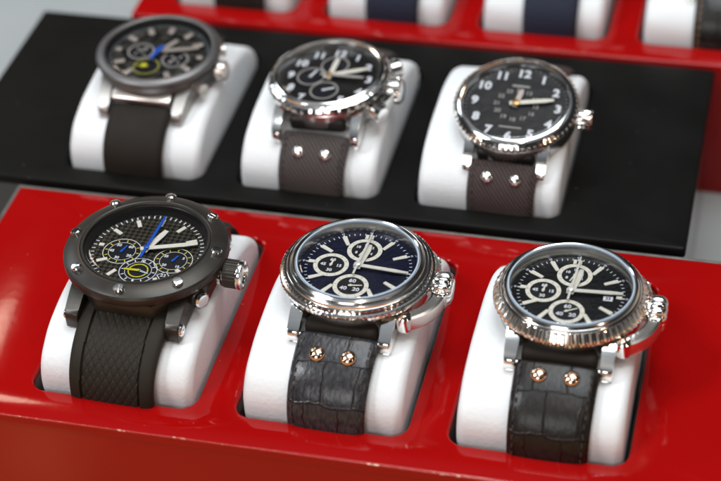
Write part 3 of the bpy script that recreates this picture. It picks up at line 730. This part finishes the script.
# ------------------------------------------------------------------ middle row
def numeral_watch(label, x, y, rot, rootz, scale, kind, strap_m, py, pz, riv, group='watches on white pillows', thread=M_thread_dark, sw=19.6, lx=11.6, sy0=-17.2, rdy=7.0):
    root = thing('wristwatch', label, 'watch', (x, y, rootz), rot, group)
    q = scale
    bm = NB(); lathe(bm, [(15.5*q, 0), (17.6*q, .8), (18.2*q, 2), (18.2*q, 6.5), (17.4*q, 7.6), (16*q, 7.6)], 96); build('case', bm, M_brush, root, 30)
    for sy in (-1, 1):
        for sx in (-1, 1): lug(root, sx, sy, sx*lx, 3.4, M_steel, 11, 22.0, 7.2, .8, -2.2, .7, 3.2)
    bm = NB()
    if kind == 'coin':
        lathe(bm, [(18.2*q, 8.0), (19.2*q, 8.3), (19.2*q, 9.3), (18.7*q, 9.7), (17.9*q, 10.5), (17.0*q, 11.0), (16.5*q, 11.1), (16.3*q, 10.7)], 240, I4, lambda i, j: -.3 if (1 <= j <= 2 and i % 4 < 2) else 0)
    else:
        lathe(bm, [(18.8*q, 7.4), (19.6*q, 7.9), (19.7*q, 9.0), (19.1*q, 9.9), (18.1*q, 10.3), (17.9*q, 10.8), (17.3*q, 11.2), (16.9*q, 11.3), (16.5*q, 11.2), (16.3*q, 10.7)], 240, I4, lambda i, j: -.2 if (1 <= j <= 3 and i % 8 < 2) else 0)
    build('bezel', bm, M_steel, root, 28)
    bm = NB(); lathe(bm, [(16.35*q, 10.9), (16.1*q, 10.5), (15.7*q, 8.6)], 96); build('chapter_ring', bm, M_brush, root)
    dl = dial_disc(root, 16.0*q, 8.4, D_soft)
    for h in range(12):
        s_ = str(h or 12); a = 30*h
        if kind == 'chrono' and h in (6,): continue
        bm = NB(); rn = 12.9*q
        text(bm, s_, 4.3*q, T(rn*math.sin(R(a)), rn*math.cos(R(a)), 8.5), .16, .08); build('numeral', bm, M_white, dl, smooth=False)
    track(dl, 15.2*q, 15.6*q, 8.4, M_grey, 60, .2)
    if kind == 'coin':
        bm = NB()
        for h in range(12):
            a = 30*h; text(bm, str(h+12 if h else 24), 2.1, T(6.0*q*math.sin(R(a)), 6.0*q*math.cos(R(a)), 8.46), .03)
        build('inner_hour_numerals', bm, M_grey, dl, smooth=False)
        bm = NB(); box(bm, 5.5, .7, .06, T(0, 8.0, 8.46)); box(bm, 7, .5, .06, T(0, -9.2*q, 8.46)); build('dial_lettering', bm, M_grey, dl, smooth=False)
        hand(root, 'hour_hand', 8, 6.2, 1.5, 1.5, 9.0, M_peach, .6)
        hand(root, 'minute_hand', 76, 11.8, 2, 1.5, 9.4, M_cream, .6)
        hub(root, 9.6, M_gold, 1.2)
    else:
        for (sx_, sy_, hn) in ((0, 6.6, 0), (-6.2, 0, 20), (0, -6.8, 65)):
            subdial(dl, sx_*q, sy_*q, 8.4, 4.6*q, .5, M_grey, M_subblack, None, hn, 3.4, M_white, 12, M_grey, 1, .9)
        hand(root, 'hour_hand', 2, 9.5, 1.5, 1.6, 9.0, M_cream, .8)
        hand(root, 'minute_hand', 68, 12.4, 2, 1.7, 9.4, M_cream, .7)
        hand(root, 'second_hand', 92, 11.5, 3, 1.1, 9.6, M_grey, .7)
        hub(root, 9.7, M_gold, 1.0)
    crystal(root, 16.3*q, 10.8)
    Mc = clk(88, 0, 4.6) @ RX(-90)
    bm = NB(); lathe(bm, [(2.0, 16*q), (2.0, 18.6*q), (2.8, 18.8*q), (2.8, 19.4*q)], 32, Mc); build('crown_stem', bm, M_steel, root, 30)
    bm = NB(); cr_ = 4.5 if kind == 'chrono' else 3.3
    lathe(bm, [(cr_*.8, 19.2*q), (cr_, 19.5*q), (cr_, 22.6*q), (cr_*.8, 23.4*q), (0, 23.8*q)], 72, Mc, lambda i, j: -.3 if (1 <= j <= 2 and i % 6 < 3) else 0); build('crown', bm, M_steel, root, 40)
    if kind == 'chrono':
        for a in (57, 121):
            Mp = clk(a, 0, 4.6) @ RX(-90)
            bm = NB(); lathe(bm, [(1.7, 16), (1.7, 20.2), (2.9, 20.5), (2.9, 23.2), (2.3, 23.9), (0, 24.1)], 24, Mp); build('pusher', bm, M_steel, root, 30)
        bm = NB(); bar(bm, [tuple(clk(a, 20.6, 4.5).translation) for a in range(100, 114, 2)], [(-1.5, -2), (1.5, -2), (1.8, 0), (1.3, 2), (-1.3, 2)]); build('crown_guard', bm, M_steel, root)
    bm = NB(); box(bm, 18.4, 4.4, 5, T(0, -15.6, 2.6), 1.4, 3); build('strap_end', bm, M_dark, root)
    straps(root, strap_m, sw, y, rootz, py, pz, 3.2, .985, None, 24, sy0, riv, thread, taper=.04, edge=6, rivet_dy=rdy, rivet_r=2.0, seam=True)
    return root
numeral_watch('steel chronograph with white numerals, large crown and pushers on taupe riveted canvas strap', 57.7, 129.4, (3, -3, -2.0), 17.6, 1.0, 'chrono', M_canvas_taupe, 138, 1.8, M_steel, sw=21.8, lx=12.8)
numeral_watch('steel three-hand watch with big white numerals on brown ribbed riveted strap', 118.0, 127.0, (13, 0, -2.4), 16.8, 1.02, 'coin', M_canvas_brown, 138, 1.8, M_steel, sw=21.5, sy0=-17.6, rdy=5.4)

def watch_titan(label, x, y, rz, rootz):
    root = thing('wristwatch', label, 'watch', (x, y, rootz), (2, 0, rz), 'watches on white pillows')
    bm = NB(); lathe(bm, [(16.5, 0), (18.6, .8), (19.2, 2), (19.4, 6.5), (18.6, 7.8), (17, 7.8)], 96); build('case', bm, M_titan, root, 30)
    for sy in (-1, 1):
        for sx in (-1, 1): lug(root, sx, sy, sx*12.3, 4.4, M_titan_light, 8, 23.0, 7.4, .8, -3.6, .8, 4.2, 1.5)
    bm = NB(); lathe(bm, [(18.9, 8.4), (20.1, 8.8), (20.5, 9.4), (20.3, 10.1), (19.6, 10.6), (18.6, 11.0), (17.7, 11.15), (17.4, 10.8)], 128); build('bezel', bm, M_titan, root, 60)
    bm = NB(); lathe(bm, [(17.45, 10.9), (17.2, 10.6), (16.4, 8.6)], 96); build('chapter_ring', bm, M_gun_gloss, root)
    dl = dial_disc(root, 16.8, 8.4, D_works)
    track(dl, 15.7, 16.3, 8.4, M_pale, 60, .24)
    for h in range(12):
        if h in (6,): continue
        ln = 3.6 if h not in (9, 3) else 2.0
        bm = NB(); box(bm, 1.9, ln, .4, clk(30*h, 14.9-ln/2, 8.65), .4, 2); build('hour_marker', bm, M_peach, dl)
    subdial(dl, -6.3, .2, 8.4, 4.4, .5, M_grey, M_subblack, [(45, '8'), (135, '2'), (225, '4'), (315, '6')], 30, 3, M_grey, 12, M_grey, 1.8, .7, M_grey)
    subdial(dl, 6.3, -2.2, 8.4, 4.4, .5, M_grey, M_subblack, [(45, '8'), (135, '2'), (225, '4'), (315, '6')], 200, 3, M_grey, 12, M_grey, 1.8, .7, M_grey)
    sd = subdial(dl, -1.8, -7.6, 8.4, 4.4, .5, M_olive, M_subblack, None, 265, 3.6, M_olive, 12, M_olive, 1, .9)
    bm = NB(); lathe(bm, [(1.1, .3), (1.1, .5), (0, .5)], 20, T(-2.6, -7.5, 8.4)); build('subdial_hub', bm, M_yellow, sd)
    hand(root, 'hour_hand', 28, 8.6, 1.5, 1.8, 9.0, M_peach, .8)
    hand(root, 'minute_hand', 72, 13.2, 1.8, 1.7, 9.4, M_peach, .7)
    hand(root, 'second_hand', 192, 5.2, 3.0, 1.1, 9.7, M_blue, .9)
    hub(root, 9.9, M_blue, 1.2)
    crystal(root, 17.4, 10.8)
    Mc = clk(90, 0, 4.4) @ RX(-90)
    bm = NB(); lathe(bm, [(2.4, 17), (2.4, 19.8), (3.3, 20.1), (3.3, 22.4), (2.6, 23), (0, 23.1)], 72, Mc, lambda i, j: -.2 if (3 <= j <= 3 and i % 6 < 3) else 0); build('crown', bm, M_plate, root, 40)
    for a in (58, 121):
        Mp = clk(a, 0, 4.2) @ RX(-90); bm = NB(); lathe(bm, [(1.7, 16), (1.7, 20.6), (1.9, 20.8), (1.9, 21.8), (0, 22.1)], 24, Mp); build('pusher', bm, M_plate, root, 30)
    bm = NB(); box(bm, 20.0, 5.4, 2.4, T(0, -17.6, 4.2) @ RX(16), .7, 2); build('end_plate', bm, M_plate, root)
    straps(root, M_rubber_flat, 20.6, y, rootz, 138, 1.8, 3.8, .985, None, 24, -18.2, None, None, taper=.04, edge=7)
    return root
watch_titan('dull grey titanium watch with blue and yellow dial accents on plain black strap', -1.4, 133.8, -1.5, 17.6)

# ------------------------------------------------------------------ back row (mostly cut off by the frame)
bk = [(M_rubber_flat, None, M_thread_dark, 'watch on plain black strap in the back red tray, leftmost, mostly out of frame'),
      (M_canvas_navy, None, M_thread_dark, 'watch on plain navy strap in the back red tray, second from left'),
      (M_canvas_navy, M_steel, M_thread_dark, 'watch on navy strap with silver rivets in the back red tray'),
      (M_croc_black, None, M_thread_tan, 'watch on black leather strap with tan stitching in the back red tray')]
for k in range(4):
    sm, rv, th, lb = bk[k]
    numeral_watch(lb, 1.1+56.3*k+(2.8 if k < 3 else 5.6), 234.0, (4, 0, 0), 17.8, 1.0, 'coin', sm, 240.4, 2.0, rv, 'watches mostly cut off by the top of the photo', th)
